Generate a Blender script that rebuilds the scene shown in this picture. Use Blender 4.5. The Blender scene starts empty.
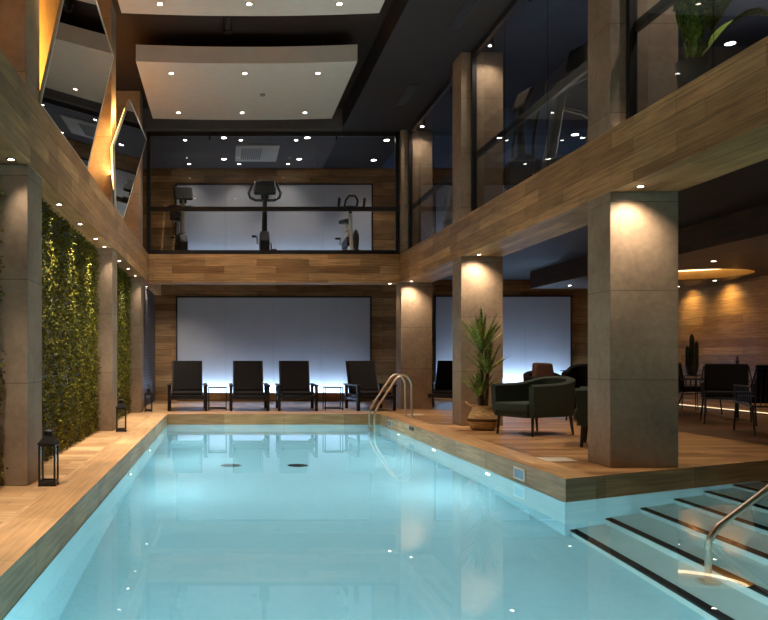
import bpy, bmesh, math, random
from mathutils import Vector, Matrix, Euler
import numpy as np
random.seed(7); rng = np.random.default_rng(7)
PI = math.pi
S = bpy.context.scene
COL = S.collection

# ------------------------------------------------------------------ camera
cd = bpy.data.cameras.new('camera'); cam = bpy.data.objects.new('camera', cd); COL.objects.link(cam)
cam.location = (0, 0, 1.1); cam.rotation_euler = (PI/2, 0, 0)
cd.sensor_width = 36; cd.lens = 800/768*36
cd.shift_x = (384-224)/768; cd.shift_y = (359-310)/768
cd.clip_start = 0.05; cd.clip_end = 200
S.camera = cam
vs = S.view_settings
S.display_settings.display_device = 'sRGB'
vs.view_transform = 'Standard'; vs.look = 'None'; vs.gamma = 1; vs.use_curve_mapping = False
vs.exposure = 0.0

# ------------------------------------------------------------------ materials
def srgb(r, g, b):
    f = lambda c: (c/255/12.92 if c/255 <= .04045 else ((c/255+.055)/1.055)**2.4)
    return (f(r), f(g), f(b), 1)
class NT:
    def __init__(s, name):
        s.m = bpy.data.materials.new(name); s.m.use_nodes = True
        s.t = s.m.node_tree; s.t.nodes.clear()
        s.out = s.n('ShaderNodeOutputMaterial')
    def n(s, typ, **kw):
        nd = s.t.nodes.new(typ)
        for k, v in kw.items(): setattr(nd, k, v)
        return nd
    def l(s, a, b): s.t.links.new(a, b)
    def math(s, op, a, b=None):
        nd = s.n('ShaderNodeMath', operation=op)
        for i, v in enumerate((a, b)):
            if v is None: continue
            if isinstance(v, (int, float)): nd.inputs[i].default_value = v
            else: s.l(v, nd.inputs[i])
        return nd.outputs[0]
    def mix(s, fac, a, b, blend='MIX'):
        nd = s.n('ShaderNodeMix', data_type='RGBA', blend_type=blend)
        for sock, v in ((nd.inputs[0], fac), (nd.inputs[6], a), (nd.inputs[7], b)):
            if isinstance(v, (int, float)): sock.default_value = v
            elif isinstance(v, tuple): sock.default_value = v
            else: s.l(v, sock)
        return nd.outputs[2]
    def bsdf(s, color, rough=.5, metal=0., spec=.5, **kw):
        b = s.n('ShaderNodeBsdfPrincipled')
        for sock, v in (('Base Color', color), ('Roughness', rough), ('Metallic', metal), ('Specular IOR Level', spec)):
            if isinstance(v, (int, float, tuple)): b.inputs[sock].default_value = v
            else: s.l(v, b.inputs[sock])
        s.l(b.outputs[0], s.out.inputs[0]); return b
    def pos(s):
        g = s.n('ShaderNodeTexCoord'); x = s.n('ShaderNodeSeparateXYZ'); s.l(g.outputs['Object'], x.inputs[0]); return g.outputs['Object'], x.outputs
    def comb(s, x, y, z=0.):
        c = s.n('ShaderNodeCombineXYZ')
        for i, v in enumerate((x, y, z)):
            if isinstance(v, (int, float)): c.inputs[i].default_value = v
            else: s.l(v, c.inputs[i])
        return c.outputs[0]
    def noise(s, vec, scale, detail=4, rough=.55):
        nd = s.n('ShaderNodeTexNoise'); s.l(vec, nd.inputs['Vector'])
        nd.inputs['Scale'].default_value = scale; nd.inputs['Detail'].default_value = detail; nd.inputs['Roughness'].default_value = rough
        return nd.outputs[0]
    def ramp(s, fac, *stops):
        r = s.n('ShaderNodeValToRGB'); s.l(fac, r.inputs[0]); e = r.color_ramp.elements
        while len(e) < len(stops): e.new(.5)
        for el, (p, c) in zip(e, stops): el.position = p; el.color = c
        return r.outputs[0]
    def bump(s, b, h, strength=.2, dist=.01):
        nd = s.n('ShaderNodeBump'); nd.inputs['Strength'].default_value = strength; nd.inputs['Distance'].default_value = dist
        s.l(h, nd.inputs['Height']); s.l(nd.outputs[0], b.inputs['Normal'])

def wood(name, light, dark, u='Y', v='XZ', length=1.3, row=.16, rough=.45, grain=.5, gap=.0025):
    N = NT(name); _, p = N.pos(); ax = dict(X=p[0], Y=p[1], Z=p[2])
    U = ax[u]; V = ax[v[0]]
    if len(v) > 1: V = N.math('ADD', ax[v[0]], ax[v[1]])
    uv = N.comb(U, V)
    br = N.n('ShaderNodeTexBrick'); br.offset = .37; br.offset_frequency = 2; br.squash = 1
    N.l(uv, br.inputs['Vector']); br.inputs['Scale'].default_value = 1
    br.inputs['Color1'].default_value = light; br.inputs['Color2'].default_value = dark
    br.inputs['Mortar'].default_value = tuple(c*.35 for c in dark[:3])+(1,)
    br.inputs['Mortar Size'].default_value = gap; br.inputs['Brick Width'].default_value = length; br.inputs['Row Height'].default_value = row
    br.inputs['Mortar Smooth'].default_value = .3
    gv = N.comb(N.math('MULTIPLY', U, 1.2), N.math('MULTIPLY', V, 22.), N.math('MULTIPLY', V, 3.))
    g = N.noise(gv, 1.6, 6, .6)
    gr = N.ramp(g, (.3, (1-grain,)*3+(1,)), (.7, (1.15,)*3+(1,)))
    big = N.ramp(N.noise(N.comb(U, N.math('MULTIPLY', V, 3.)), 1.1, 3), (.3, (.75,)*3+(1,)), (.75, (1.15,)*3+(1,)))
    c = N.mix(1., N.mix(1., br.outputs[0], gr, 'MULTIPLY'), big, 'MULTIPLY')
    b = N.bsdf(c, rough, spec=.35)
    h = N.math('SUBTRACT', N.math('MULTIPLY', g, .3), br.outputs['Fac'])
    N.bump(b, h, .25, .004)
    return N.m

def concrete(name, a, b_, row=.9, rough=.6):
    N = NT(name); vec, p = N.pos()
    n1 = N.noise(vec, 1.7, 6, .65); n2 = N.noise(vec, 14, 5, .6)
    c = N.ramp(N.math('ADD', N.math('MULTIPLY', n1, .7), N.math('MULTIPLY', n2, .3)), (.35, b_), (.65, a))
    br = N.n('ShaderNodeTexBrick'); br.offset = 0
    N.l(N.comb(N.math('ADD', p[0], 50.), N.math('ADD', p[2], .01)), br.inputs['Vector'])
    br.inputs['Scale'].default_value = 1; br.inputs['Brick Width'].default_value = 500; br.inputs['Row Height'].default_value = row
    br.inputs['Mortar Size'].default_value = .004; br.inputs['Color1'].default_value = (1, 1, 1, 1); br.inputs['Color2'].default_value = (.86, .86, .86, 1)
    br.inputs['Mortar'].default_value = (.45, .45, .45, 1)
    b = N.bsdf(N.mix(1., c, br.outputs[0], 'MULTIPLY'), rough, spec=.3)
    N.bump(b, n2, .12, .004)
    return N.m

def plain(name, col, rough=.5, metal=0., spec=.5, var=.12, scale=6., bump=0.):
    N = NT(name); vec, _ = N.pos()
    n = N.noise(vec, scale, 4)
    c = N.mix(1., col, N.ramp(n, (.3, (1-var,)*3+(1,)), (.7, (1+var*.4,)*3+(1,))), 'MULTIPLY')
    b = N.bsdf(c, rough, metal, spec)
    if bump: N.bump(b, N.noise(vec, scale*8, 4), bump, .004)
    return N.m

def emit(name, col, strength):
    N = NT(name); e = N.n('ShaderNodeEmission'); e.inputs[0].default_value = col; e.inputs[1].default_value = strength
    N.l(e.outputs[0], N.out.inputs[0]); return N.m

def glass(name, tint=(.93, .95, .96, 1), ior=1.45, gain=1.0):
    N = NT(name)
    fr = N.n('ShaderNodeFresnel'); fr.inputs[0].default_value = ior
    t = N.n('ShaderNodeBsdfTransparent'); t.inputs[0].default_value = tint
    g = N.n('ShaderNodeBsdfGlossy'); g.inputs['Roughness'].default_value = .0
    m = N.n('ShaderNodeMixShader')
    # same reflectance on both faces of the pane
    geo = N.n('ShaderNodeNewGeometry'); f = N.math('MULTIPLY', fr.outputs[0], N.math('SUBTRACT', 1., geo.outputs['Backfacing']))
    f = N.math('MULTIPLY', f, gain)
    N.l(f, m.inputs[0]); N.l(t.outputs[0], m.inputs[1]); N.l(g.outputs[0], m.inputs[2]); N.l(m.outputs[0], N.out.inputs[0])
    return N.m

M = {}
OAK1, OAK2 = srgb(208, 160, 108), srgb(152, 110, 68)
M['beamY'] = wood('oak cladding along the beams', OAK1, OAK2, 'Y', 'XZ', 1.15, .158)
M['beamX'] = wood('oak cladding across the hall', OAK1, OAK2, 'X', 'YZ', 1.15, .158)
M['wallX'] = wood('oak wall boards', srgb(190, 148, 100), srgb(138, 102, 64), 'X', 'Z', 1.4, .17)
M['wallY'] = wood('oak side wall boards', srgb(196, 146, 86), srgb(146, 102, 56), 'Y', 'Z', 1.4, .17)
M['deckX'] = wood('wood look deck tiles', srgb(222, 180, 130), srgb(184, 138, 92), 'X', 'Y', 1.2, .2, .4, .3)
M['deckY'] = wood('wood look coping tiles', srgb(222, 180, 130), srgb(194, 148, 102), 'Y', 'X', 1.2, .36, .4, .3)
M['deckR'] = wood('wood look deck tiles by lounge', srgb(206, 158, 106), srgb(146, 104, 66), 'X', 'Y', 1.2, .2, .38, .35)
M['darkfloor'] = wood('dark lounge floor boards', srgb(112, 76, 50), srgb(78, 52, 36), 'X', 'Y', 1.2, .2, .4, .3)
M['rim'] = wood('stone wood pool rim', srgb(214, 186, 148), srgb(180, 150, 114), 'Y', 'Z', 1.2, .5, .5, .4)
M['rimX'] = wood('stone wood pool rim across', srgb(200, 160, 112), srgb(158, 118, 78), 'X', 'Z', 1.2, .5, .5, .4)
M['concrete'] = concrete('brown grey concrete tile', srgb(160, 137, 113), srgb(122, 102, 83))
M['darkceil'] = plain('dark brown ceiling paint', srgb(50, 40, 36), .7, 0, .2)
M['blackceil'] = wood('black ceiling boards', srgb(28, 25, 27), srgb(18, 16, 19), 'Y', 'X', 2.5, .14, .6, .2)
M['gymceil'] = plain('dark grey gym ceiling paint', srgb(42, 38, 38), .6, 0, .3)
M['galceil'] = plain('grey brown gallery ceiling paint', srgb(84, 78, 76), .6, 0, .3)
M['gymblue'] = plain('gym ceiling with blue glow in its colour', srgb(58, 66, 82), .6, 0, .3)  # bluish glow behind the gym glass is put into this ceiling colour
M['white'] = plain('off white plaster', srgb(186, 181, 172), .8, 0, .2, .05)
M['panelwhite'] = plain('matte pale panel', srgb(178, 182, 192), .7, 0, .2, .05, 2)
M['black'] = plain('black powder coated metal', srgb(26, 25, 26), .4, 0., .5)
M['bronze'] = plain('matte dark bronze', srgb(30, 25, 24), .8, 0, .2)
M['blackplastic'] = plain('black plastic', srgb(30, 30, 33), .45)
M['greyplastic'] = plain('grey plastic', srgb(120, 120, 122), .4)
M['silver'] = plain('silver painted metal', srgb(168, 166, 162), .3, .6)
M['whitemetal'] = plain('white painted metal', srgb(205, 200, 190), .35)
M['steel'] = plain('brushed stainless steel', srgb(226, 208, 186), .36, 1.)  # warm tint of the lighting is put into the steel's colour
M['chrome'] = plain('bright metal trim', srgb(200, 198, 195), .25, 1.)
M['espresso'] = wood('espresso stained timber', srgb(36, 25, 22), srgb(26, 18, 16), 'X', 'YZ', 3, .4, .45, .3, .0005)
M['greenvelvet'] = plain('dark green upholstery', srgb(46, 54, 44), .85, 0, .3, .2, 30, .1)
M['brownleather'] = plain('brown leather', srgb(96, 66, 56), .5, 0, .4)
M['charcoal'] = plain('charcoal fabric', srgb(27, 23, 23), .85, 0, .2)
M['mirror'] = plain('grey tinted mirror', srgb(186, 182, 176), .01, 1., .5, .0)
M['soffit'] = wood('walnut soffit boards', srgb(88, 62, 40), srgb(58, 40, 27), 'Y', 'XZ', 1.4, .16)
M['ochre'] = plain('ochre plaster', srgb(196, 152, 88), .8, 0, .2)
M['mirrorframe'] = plain('satin champagne frame', srgb(196, 186, 170), .4, .3)
M['glass'] = glass('clear glass')
M['glassdark'] = glass('lightly smoked gym glass', (.78, .80, .83, 1), 1.45, 1.0)
M['lens'] = emit('lit downlight lens', (1, .88, .72, 1), 22)
M['lenscool'] = emit('lit gallery lamp lens', (1, .93, .84, 1), 30)
M['led'] = emit('warm amber led', (1, .58, .18, 1), 6)
M['ledwarm'] = emit('warm white led', (1, .72, .38, 1), 1.6)
M['uplens'] = emit('added fill strip lens', (1, .88, .72, 1), 4)
M['cove'] = emit('gold cove led', (1, .74, .4, 1), 3.6)
M['ledcool'] = emit('cool white led', (.72, .86, 1, 1), 5)
M['poollight'] = emit('pool lamp lens', (.75, .95, 1, 1), 40)
M['screen'] = plain('dark console screen', srgb(14, 16, 20), .35)
M['candle'] = plain('cream candle wax', srgb(226, 214, 190), .6)
M['basket'] = wood('woven seagrass', srgb(240, 202, 142), srgb(206, 160, 100), 'X', 'Z', .05, .02, .8, .3, .001)
M['basketdark'] = plain('dark brown woven seagrass', srgb(92, 62, 40), .85, 0, .2, .3, 60)
M['soil'] = plain('dark soil', srgb(40, 30, 24), .95)
M['trunk'] = plain('yucca bark', srgb(96, 76, 56), .9, 0, .2, .3, 20, .3)
M['cactus'] = plain('dark green cactus skin', srgb(34, 44, 32), .6, 0, .3, .2, 10)
M['hatch'] = plain('cream hatch lid', srgb(226, 210, 190), .5)
M['nosing'] = plain('black anti slip strip', srgb(10, 11, 13), .9)
M['blueplate'] = plain('blue skimmer door', srgb(120, 160, 190), .5)

def leafmat(name, a, b_, c_, scale=5.):
    N = NT(name); vec, _ = N.pos()
    info = N.n('ShaderNodeObjectInfo')
    n = N.noise(vec, scale, 3, .7)
    n2 = N.noise(vec, 40, 2, .5)
    c = N.ramp(N.math('ADD', N.math('MULTIPLY', n, .45), N.math('MULTIPLY', n2, .55)), (.36, a), (.5, b_), (.64, c_))
    N.bsdf(c, .75, 0, .15); return N.m
M['hedge'] = leafmat('boxwood leaf', srgb(40, 44, 8), srgb(88, 86, 18), srgb(140, 128, 36))
M['yucca'] = leafmat('yucca leaf', srgb(66, 84, 40), srgb(108, 124, 56), srgb(176, 168, 84), 3)
M['bigleaf'] = leafmat('broad banana leaf', srgb(58, 86, 34), srgb(98, 124, 48), srgb(150, 166, 70), 3)

# dark split stone
N = NT('dark split stone'); vec, p = N.pos()
br = N.n('ShaderNodeTexBrick'); br.offset = .41
N.l(N.comb(p[1], p[2]), br.inputs['Vector']); br.inputs['Scale'].default_value = 1
br.inputs['Brick Width'].default_value = .34; br.inputs['Row Height'].default_value = .07; br.inputs['Mortar Size'].default_value = .006
br.inputs['Color1'].default_value = srgb(74, 62, 58); br.inputs['Color2'].default_value = srgb(44, 38, 38); br.inputs['Mortar'].default_value = srgb(14, 12, 12)
b = N.bsdf(br.outputs[0], .5, 0, .5)
N.bump(b, N.math('SUBTRACT', N.noise(vec, 9, 5), br.outputs['Fac']), .8, .03); M['stone'] = N.m

# pool tile: pale mosaic
N = NT('pale blue pool mosaic'); vec, p = N.pos()
br = N.n('ShaderNodeTexBrick'); br.offset = 0
N.l(N.comb(N.math('ADD', p[0], p[2]), N.math('ADD', p[1], p[2])), br.inputs['Vector']); br.inputs['Scale'].default_value = 1
br.inputs['Brick Width'].default_value = .05; br.inputs['Row Height'].default_value = .05; br.inputs['Mortar Size'].default_value = .002
br.inputs['Color1'].default_value = srgb(184, 222, 228); br.inputs['Color2'].default_value = srgb(178, 218, 226); br.inputs['Mortar'].default_value = srgb(184, 219, 226)
N.bsdf(br.outputs[0], .5, 0, .3); M['pool'] = N.m
M['stepstone'] = plain('pale step stone', srgb(204, 220, 214), .6, 0, .3, .06, 3)

# water
N = NT('still pool water'); vec, p = N.pos()
wfr = N.n('ShaderNodeFresnel'); wfr.inputs[0].default_value = 1.33
wr = N.n('ShaderNodeBsdfRefraction'); wr.inputs['IOR'].default_value = 1.33; wr.inputs['Roughness'].default_value = 0.; wr.inputs[0].default_value = (.92, .97, .975, 1)
wg = N.n('ShaderNodeBsdfGlossy'); wg.inputs['Roughness'].default_value = 0.; wg.inputs[0].default_value = (1, 1, 1, 1)
wm = N.n('ShaderNodeMixShader'); N.l(wfr.outputs[0], wm.inputs[0]); N.l(wr.outputs[0], wm.inputs[1]); N.l(wg.outputs[0], wm.inputs[2])
N.l(wm.outputs[0], N.out.inputs[0])
wb = N.n('ShaderNodeBump'); wb.inputs['Strength'].default_value = .02; wb.inputs['Distance'].default_value = .01
N.l(N.noise(vec, 1.3, 2), wb.inputs['Height'])
for q in (wfr, wr, wg): N.l(wb.outputs[0], q.inputs['Normal'])
M['water'] = N.m

# ------------------------------------------------------------------ mesh helpers
class MB:
    def __init__(s): s.v = []; s.f = []; s.mi = []; s.cur = 0
    def add(s, vs_, fs, mat=None):
        o = len(s.v); s.v += [Vector(q) for q in vs_]
        for f in fs: s.f.append([o+i for i in f]); s.mi.append(s.cur if mat is None else mat)
        return s
    def box(s, x0, x1, y0, y1, z0, z1, mat=None, X=None):
        vs_ = [Vector((x, y, z)) for z in (z0, z1) for y in (y0, y1) for x in (x0, x1)]
        if X is not None: vs_ = [X @ q for q in vs_]
        return s.add(vs_, [(0,2,3,1),(4,5,7,6),(0,1,5,4),(2,6,7,3),(0,4,6,2),(1,3,7,5)], mat)
    def cbox(s, c, d, rot=(0,0,0), mat=None):
        X = Matrix.Translation(c) @ Euler(rot).to_matrix().to_4x4()
        return s.box(-d[0]/2, d[0]/2, -d[1]/2, d[1]/2, -d[2]/2, d[2]/2, mat, X)
    def bar(s, a, b, w, h, up=(0,0,1), mat=None):
        a = Vector(a); b = Vector(b); d = (b-a).normalized(); up = Vector(up)
        if abs(d.dot(up)) > .98: up = Vector((0, 1, 0)) if abs(d.y) < .9 else Vector((1, 0, 0))
        r = d.cross(up).normalized(); u = r.cross(d)
        vs_ = [q + r*i*w/2 + u*j*h/2 for q in (a, b) for j in (-1, 1) for i in (-1, 1)]
        return s.add(vs_, [(0,2,3,1),(4,5,7,6),(0,1,5,4),(2,6,7,3),(0,4,6,2),(1,3,7,5)], mat)
    def tube(s, pts, r, n=10, mat=None, closed=False):
        pts = [Vector(q) for q in pts]; m = len(pts)
        rs = r if isinstance(r, (list, tuple)) else [r]*m
        t0 = (pts[1]-pts[0]).normalized()
        ref = Vector((0, 0, 1)) if abs(t0.z) < .9 else Vector((1, 0, 0))
        u = t0.cross(ref).normalized(); rings = []; prev = t0
        for i, q in enumerate(pts):
            if closed: t = (pts[(i+1) % m]-pts[i-1]).normalized()
            elif i == 0: t = t0
            elif i == m-1: t = (pts[-1]-pts[-2]).normalized()
            else: t = ((pts[i+1]-q).normalized()+(q-pts[i-1]).normalized()).normalized()
            u = prev.rotation_difference(t) @ u; u = (u - t*u.dot(t)).normalized(); prev = t
            w = t.cross(u)
            rings.append([q + (u*math.cos(2*PI*k/n)+w*math.sin(2*PI*k/n))*rs[i] for k in range(n)])
        vs_ = [q for rg in rings for q in rg]; fs = []
        for i in range(m if closed else m-1):
            a = i*n; b = ((i+1) % m)*n
            for k in range(n): fs.append((a+k, a+(k+1) % n, b+(k+1) % n, b+k))
        if not closed: fs += [tuple(range(n))[::-1], tuple(range((m-1)*n, m*n))]
        return s.add(vs_, fs, mat)
    def lathe(s, prof, c=(0,0,0), n=24, mat=None, X=None, cap=True):
        c = Vector(c); vs_ = []
        for r, z in prof:
            for k in range(n): vs_.append(Vector((r*math.cos(2*PI*k/n), r*math.sin(2*PI*k/n), z)))
        if X is not None: vs_ = [X @ q for q in vs_]
        vs_ = [c+q for q in vs_]; fs = []
        for i in range(len(prof)-1):
            for k in range(n): fs.append((i*n+k, i*n+(k+1) % n, (i+1)*n+(k+1) % n, (i+1)*n+k))
        if cap:
            if prof[0][0] > 1e-5: fs.append(tuple(range(n))[::-1])
            if prof[-1][0] > 1e-5: fs.append(tuple(range((len(prof)-1)*n, len(prof)*n)))
        return s.add(vs_, fs, mat)
    def cyl(s, a, b, r, n=16, mat=None): return s.tube([a, b], r, n, mat)
    def prism(s, poly, z0, z1, mat=None, axis='Z', side=None):
        k = len(poly)
        def P(q, h): return {'Z': (q[0], q[1], h), 'X': (h, q[0], q[1]), 'Y': (q[0], h, q[1])}[axis]
        vs_ = [P(q, z0) for q in poly]+[P(q, z1) for q in poly]
        s.add(vs_, [tuple(range(k))[::-1], tuple(range(k, 2*k))], mat)
        o = len(s.v)-2*k
        for i in range(k):
            s.f.append([o+i, o+(i+1) % k, o+k+(i+1) % k, o+k+i]); s.mi.append((s.cur if mat is None else mat) if side is None else side)
        return s
    def strip(s, pts, ws, side, mat=None, cup=0.0):
        """leaf blade: centre line, half widths, side direction; folded along its midrib"""
        side = Vector(side).normalized(); vs_ = []; fs = []
        pts = [Vector(q) for q in pts]
        for i, (q, w) in enumerate(zip(pts, ws)):
            t = (pts[min(i+1, len(pts)-1)]-pts[max(i-1, 0)]).normalized(); nrm = t.cross(side).normalized()
            vs_ += [q-side*w+nrm*cup*w, q, q+side*w+nrm*cup*w]
        for i in range(len(pts)-1):
            a = 3*i; fs += [(a, a+1, a+4, a+3), (a+1, a+2, a+5, a+4)]
        return s.add(vs_, fs, mat)
    def build(s, name, mats, parent=None, smooth=30, bevel=0., seg=2, recalc=True):
        me = bpy.data.meshes.new(name); me.from_pydata([tuple(q) for q in s.v], [], s.f); me.update()
        if not isinstance(mats, (list, tuple)): mats = [mats]
        for m_ in mats: me.materials.append(m_)
        me.polygons.foreach_set('material_index', s.mi)
        if recalc:
            bm = bmesh.new(); bm.from_mesh(me); bmesh.ops.recalc_face_normals(bm, faces=bm.faces); bm.to_mesh(me); bm.free()
        if smooth:
            me.shade_smooth() if hasattr(me, 'shade_smooth') else None
            me.set_sharp_from_angle(angle=math.radians(smooth))
        o = bpy.data.objects.new(name, me); COL.objects.link(o)
        if parent is not None: o.parent = parent
        if bevel:
            md = o.modifiers.new('soft edges', 'BEVEL'); md.width = bevel; md.segments = seg; md.limit_method = 'ANGLE'; md.angle_limit = .6
        return o

def thing(name, label, cat, loc=(0,0,0), rz=0, group=None):
    o = bpy.data.objects.new(name, None); COL.objects.link(o); o.location = loc; o.rotation_euler = (0, 0, rz)
    o.empty_display_size = .1
    return tag(o, label, cat, group)
def tag(o, label, cat, group=None, kind=None):
    o['label'] = label; o['category'] = cat
    if group: o['group'] = group
    if kind: o['kind'] = kind
    return o
def struct(o, label=None):
    o['kind'] = 'structure'
    if label: o['label'] = label
    return o
def dup(root, loc, rz, label, group=None):
    r = root.copy(); COL.objects.link(r); r.location = loc; r.rotation_euler = (0, 0, rz); r['label'] = label
    if group: r['group'] = group
    def rec(src, dst):
        for ch in [c for c in src.children if c.type != 'LIGHT' or True]:
            c = ch.copy(); COL.objects.link(c); c.parent = dst; rec(ch, c)
    rec(root, r)
    return r
def arc(c, r, a0, a1, n, plane='XZ'):
    out = []
    for i in range(n+1):
        a = a0+(a1-a0)*i/n; x, z = c[0]+r*math.cos(a), c[2]+r*math.sin(a)
        out.append((x, c[1], z))
    return out
def lamp(kind, loc, power, col=(1, .8, .58), parent=None, rot=(0,0,0), **kw):
    l = bpy.data.lights.new('lamp', kind); l.energy = power; l.color = col
    for k, v in kw.items(): setattr(l, k, v)
    o = bpy.data.objects.new('lamp', l); COL.objects.link(o); o.location = loc; o.rotation_euler = rot
    if parent is not None: o.parent = parent
    return o
def look(d):  # rotation aiming a lamp's -Z along d
    return Vector(d).to_track_quat('-Z', 'Y').to_euler()

# ------------------------------------------------------------------ key dimensions (metres; camera stands at x=0,y=0)
PL, PR, PF, PN = -1.13, 3.13, 16.0, 1.0          # pool left, right, far, near edge
WZ = -.21                                        # water level
SL = .492                                        # slant of the deck's front edge
def front(x): return 7.33+SL*(x-PR)
XR, YB = 10.9, 21.2                              # right wall, back wall
XL = -2.45
BZ0, BZ1 = 2.79, 3.42                            # beams
AX = 6.4                                         # right end of the step alcove
CZ = 6.15                                        # gallery / gym ceiling

# ------------------------------------------------------------------ floor, pool, water
mb = MB()
mb.prism([(XL, -3), (PL-.36, -3), (PL-.36, YB), (XL, YB)], -1.9, 0, 0)
mb.prism([(PL-.36, -3), (PL, -3), (PL, PF), (PL-.36, PF)], -1.9, 0, 1, side=4)
mb.prism([(PL-.36, PF), (PR+.36, PF), (PR+.36, YB), (PL-.36, YB)], -1.9, 0, 0, side=5)
mb.prism([(PR, front(PR)), (PR+.36, front(PR+.36)), (PR+.36, PF), (PR, PF)], -1.9, 0, 1, side=4)
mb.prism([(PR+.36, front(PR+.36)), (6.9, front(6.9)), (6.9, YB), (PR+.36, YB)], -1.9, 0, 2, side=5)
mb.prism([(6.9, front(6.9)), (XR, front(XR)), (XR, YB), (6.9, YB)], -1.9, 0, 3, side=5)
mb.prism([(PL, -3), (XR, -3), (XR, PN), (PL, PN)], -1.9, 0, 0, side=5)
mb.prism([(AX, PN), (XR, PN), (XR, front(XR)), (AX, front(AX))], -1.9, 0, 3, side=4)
struct(mb.build('floor', [M['deckX'], M['deckY'], M['deckR'], M['darkfloor'], M['rim'], M['rimX']], smooth=0, recalc=False), 'wood look deck around the pool')

e = .012
plan = [(PL+e, PN+e), (AX-e, PN+e), (AX-e, front(AX)-e), (PR+e, front(PR)-e), (PR-e, front(PR)-e), (PR-e, PF-e), (PL+e, PF-e)]
plan = [(PL+e, PN+e), (AX-e, PN+e), (AX-e, front(AX)-e), (PR-e, front(PR)-e), (PR-e, PF-e), (PL+e, PF-e)]
mb = MB(); k = len(plan)
mb.add([(x, y, -1.6) for x, y in plan]+[(x, y, -.235) for x, y in plan],
       [tuple(range(k))]+[((i+1) % k, i, k+i, k+(i+1) % k) for i in range(k)])
struct(mb.build('pool_wall', M['pool'], smooth=0, recalc=False), 'pale blue tiled pool basin')
plan2 = [(PL, PN), (AX, PN), (AX, front(AX)), (PR, front(PR)), (PR, PF), (PL, PF)]
mb = MB(); mb.add([(x, y, WZ) for x, y in plan2], [tuple(range(k))])
struct(mb.build('water', M['water'], smooth=0, recalc=False), 'still pale turquoise pool water')

# steps: rise to the right, nosings run towards the camera
xs = [3.18, 3.6, 4.04, 4.49, 4.92, 5.35, 5.78]
ds = [1.2, .97, .74, .51, .28, .08, .02]
st = MB()
for i, (x, d) in enumerate(zip(xs, ds)):
    x1 = xs[i+1] if i+1 < len(xs) else AX-.02
    y1 = lambda q: front(q)-.015
    st.prism([(x, PN+.02), (x1, PN+.02), (x1, y1(x1)), (x, y1(x))], -1.59, WZ-d)
steps = struct(st.build('pool_steps', M['stepstone'], smooth=0), 'underwater pool steps with black edges rising to the right')
tag(steps, 'pale underwater steps with black edge strips rising beside the deck corner', 'steps', kind='structure')
for i, (x, d) in enumerate(zip(xs, ds)):
    nb = MB(); nb.prism([(x-.004, PN+.03), (x+.065, PN+.03), (x+.065, front(x+.065)-.02), (x-.004, front(x)-.02)], WZ-d-.05, WZ-d+.004)
    nb.build('nosing', M['nosing'], steps, smooth=0)

# ------------------------------------------------------------------ walls, ceilings, beams, pillars
def bx(name, mat, *a, bevel=0., label=None):
    return struct(MB().box(*a).build(name, mat, smooth=0, bevel=bevel), label)
bx('wall_left', M['wallY'], XL-.2, XL, -3, YB, 0, 6.8)
bx('wall_left_upper', M['ochre'], XL, XL+.12, -3, YB, BZ1, 6.6, label='ochre plaster wall behind the mirrors')
bx('wall_right', M['wallY'], XR, XR+.2, -3, YB, 0, 6.8)
bx('wall_back', M['wallX'], XL-.2, XR+.2, YB, YB+.2, 0, 6.8)
bx('wall_front', M['wallX'], XL-.2, XR+.2, -3.2, -3, 0, 6.8)
bx('ceiling', M['darkceil'], XL-.2, XR+.2, -3, YB, 6.6, 6.8)
bx('ceiling_gallery', M['galceil'], XL, 2.6, 17.55, YB, CZ, 6.6, label='dark gallery ceiling')
bx('ceiling_soffit_hall', M['gymceil'], 2.6, 4.14, -3, YB, CZ, 6.6, label='dark soffit beside the gym glass')
bx('ceiling_gym', M['gymblue'], 4.14, XR, -3, YB, CZ, 6.6, label='dark gym ceiling')
bx('ceiling_lounge', M['blackceil'], 4.59, XR, -3, YB, 3.2, 3.24, label='black lounge ceiling')
bx('floor_gym', M['darkfloor'], 4.59, XR, -3, YB, 3.24, BZ1, label='upper gym floor')
bx('floor_gallery', M['darkfloor'], XL, 4.59, 18.2, YB, 3.1, BZ1, label='gallery floor')
bx('beam', M['beamY'], -2.45, -1.67, -3, 17.7, BZ0, BZ1, bevel=.004, label='oak clad left beam')
bx('beam', M['beamY'], -2.45, -1.67, 18.2, YB, BZ0, BZ1, bevel=.004, label='oak clad beam end below the gallery')
bx('beam', M['beamY'], 3.9, 4.59, -3, 18.2, BZ0, BZ1, bevel=.004, label='oak clad right beam')
bx('beam', M['beamX'], -2.45, 3.9, 17.7, 18.2, BZ0, BZ1, bevel=.004, label='oak clad far beam under the gallery')
for y in (8.08, 13.16, 17.63):
    bx('pillar', M['concrete'], 3.9, 4.59, y, y+.5, 0, BZ0, bevel=.006, label='grey brown lower pillar on the right')
    bx('pillar', M['concrete'], 3.9, 4.59, y, y+.5, BZ1, CZ, bevel=.006, label='grey brown upper pillar on the right')
for y in (1.7, 6.93, 12.2, 16.4):
    bx('pillar', M['concrete'], -2.4, -1.70, y, y+.54, 0, BZ0, bevel=.006, label='grey brown lower pillar on the left')
    bx('pillar', M['concrete'], -2.4, -1.72, y, y+.54, BZ1, 6.6, bevel=.006, label='grey brown upper pillar on the left')
bx('wall_stone', M['stone'], -2.4, -1.82, 16.94, YB, 0, BZ0, label='dark split stone side wall')
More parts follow.
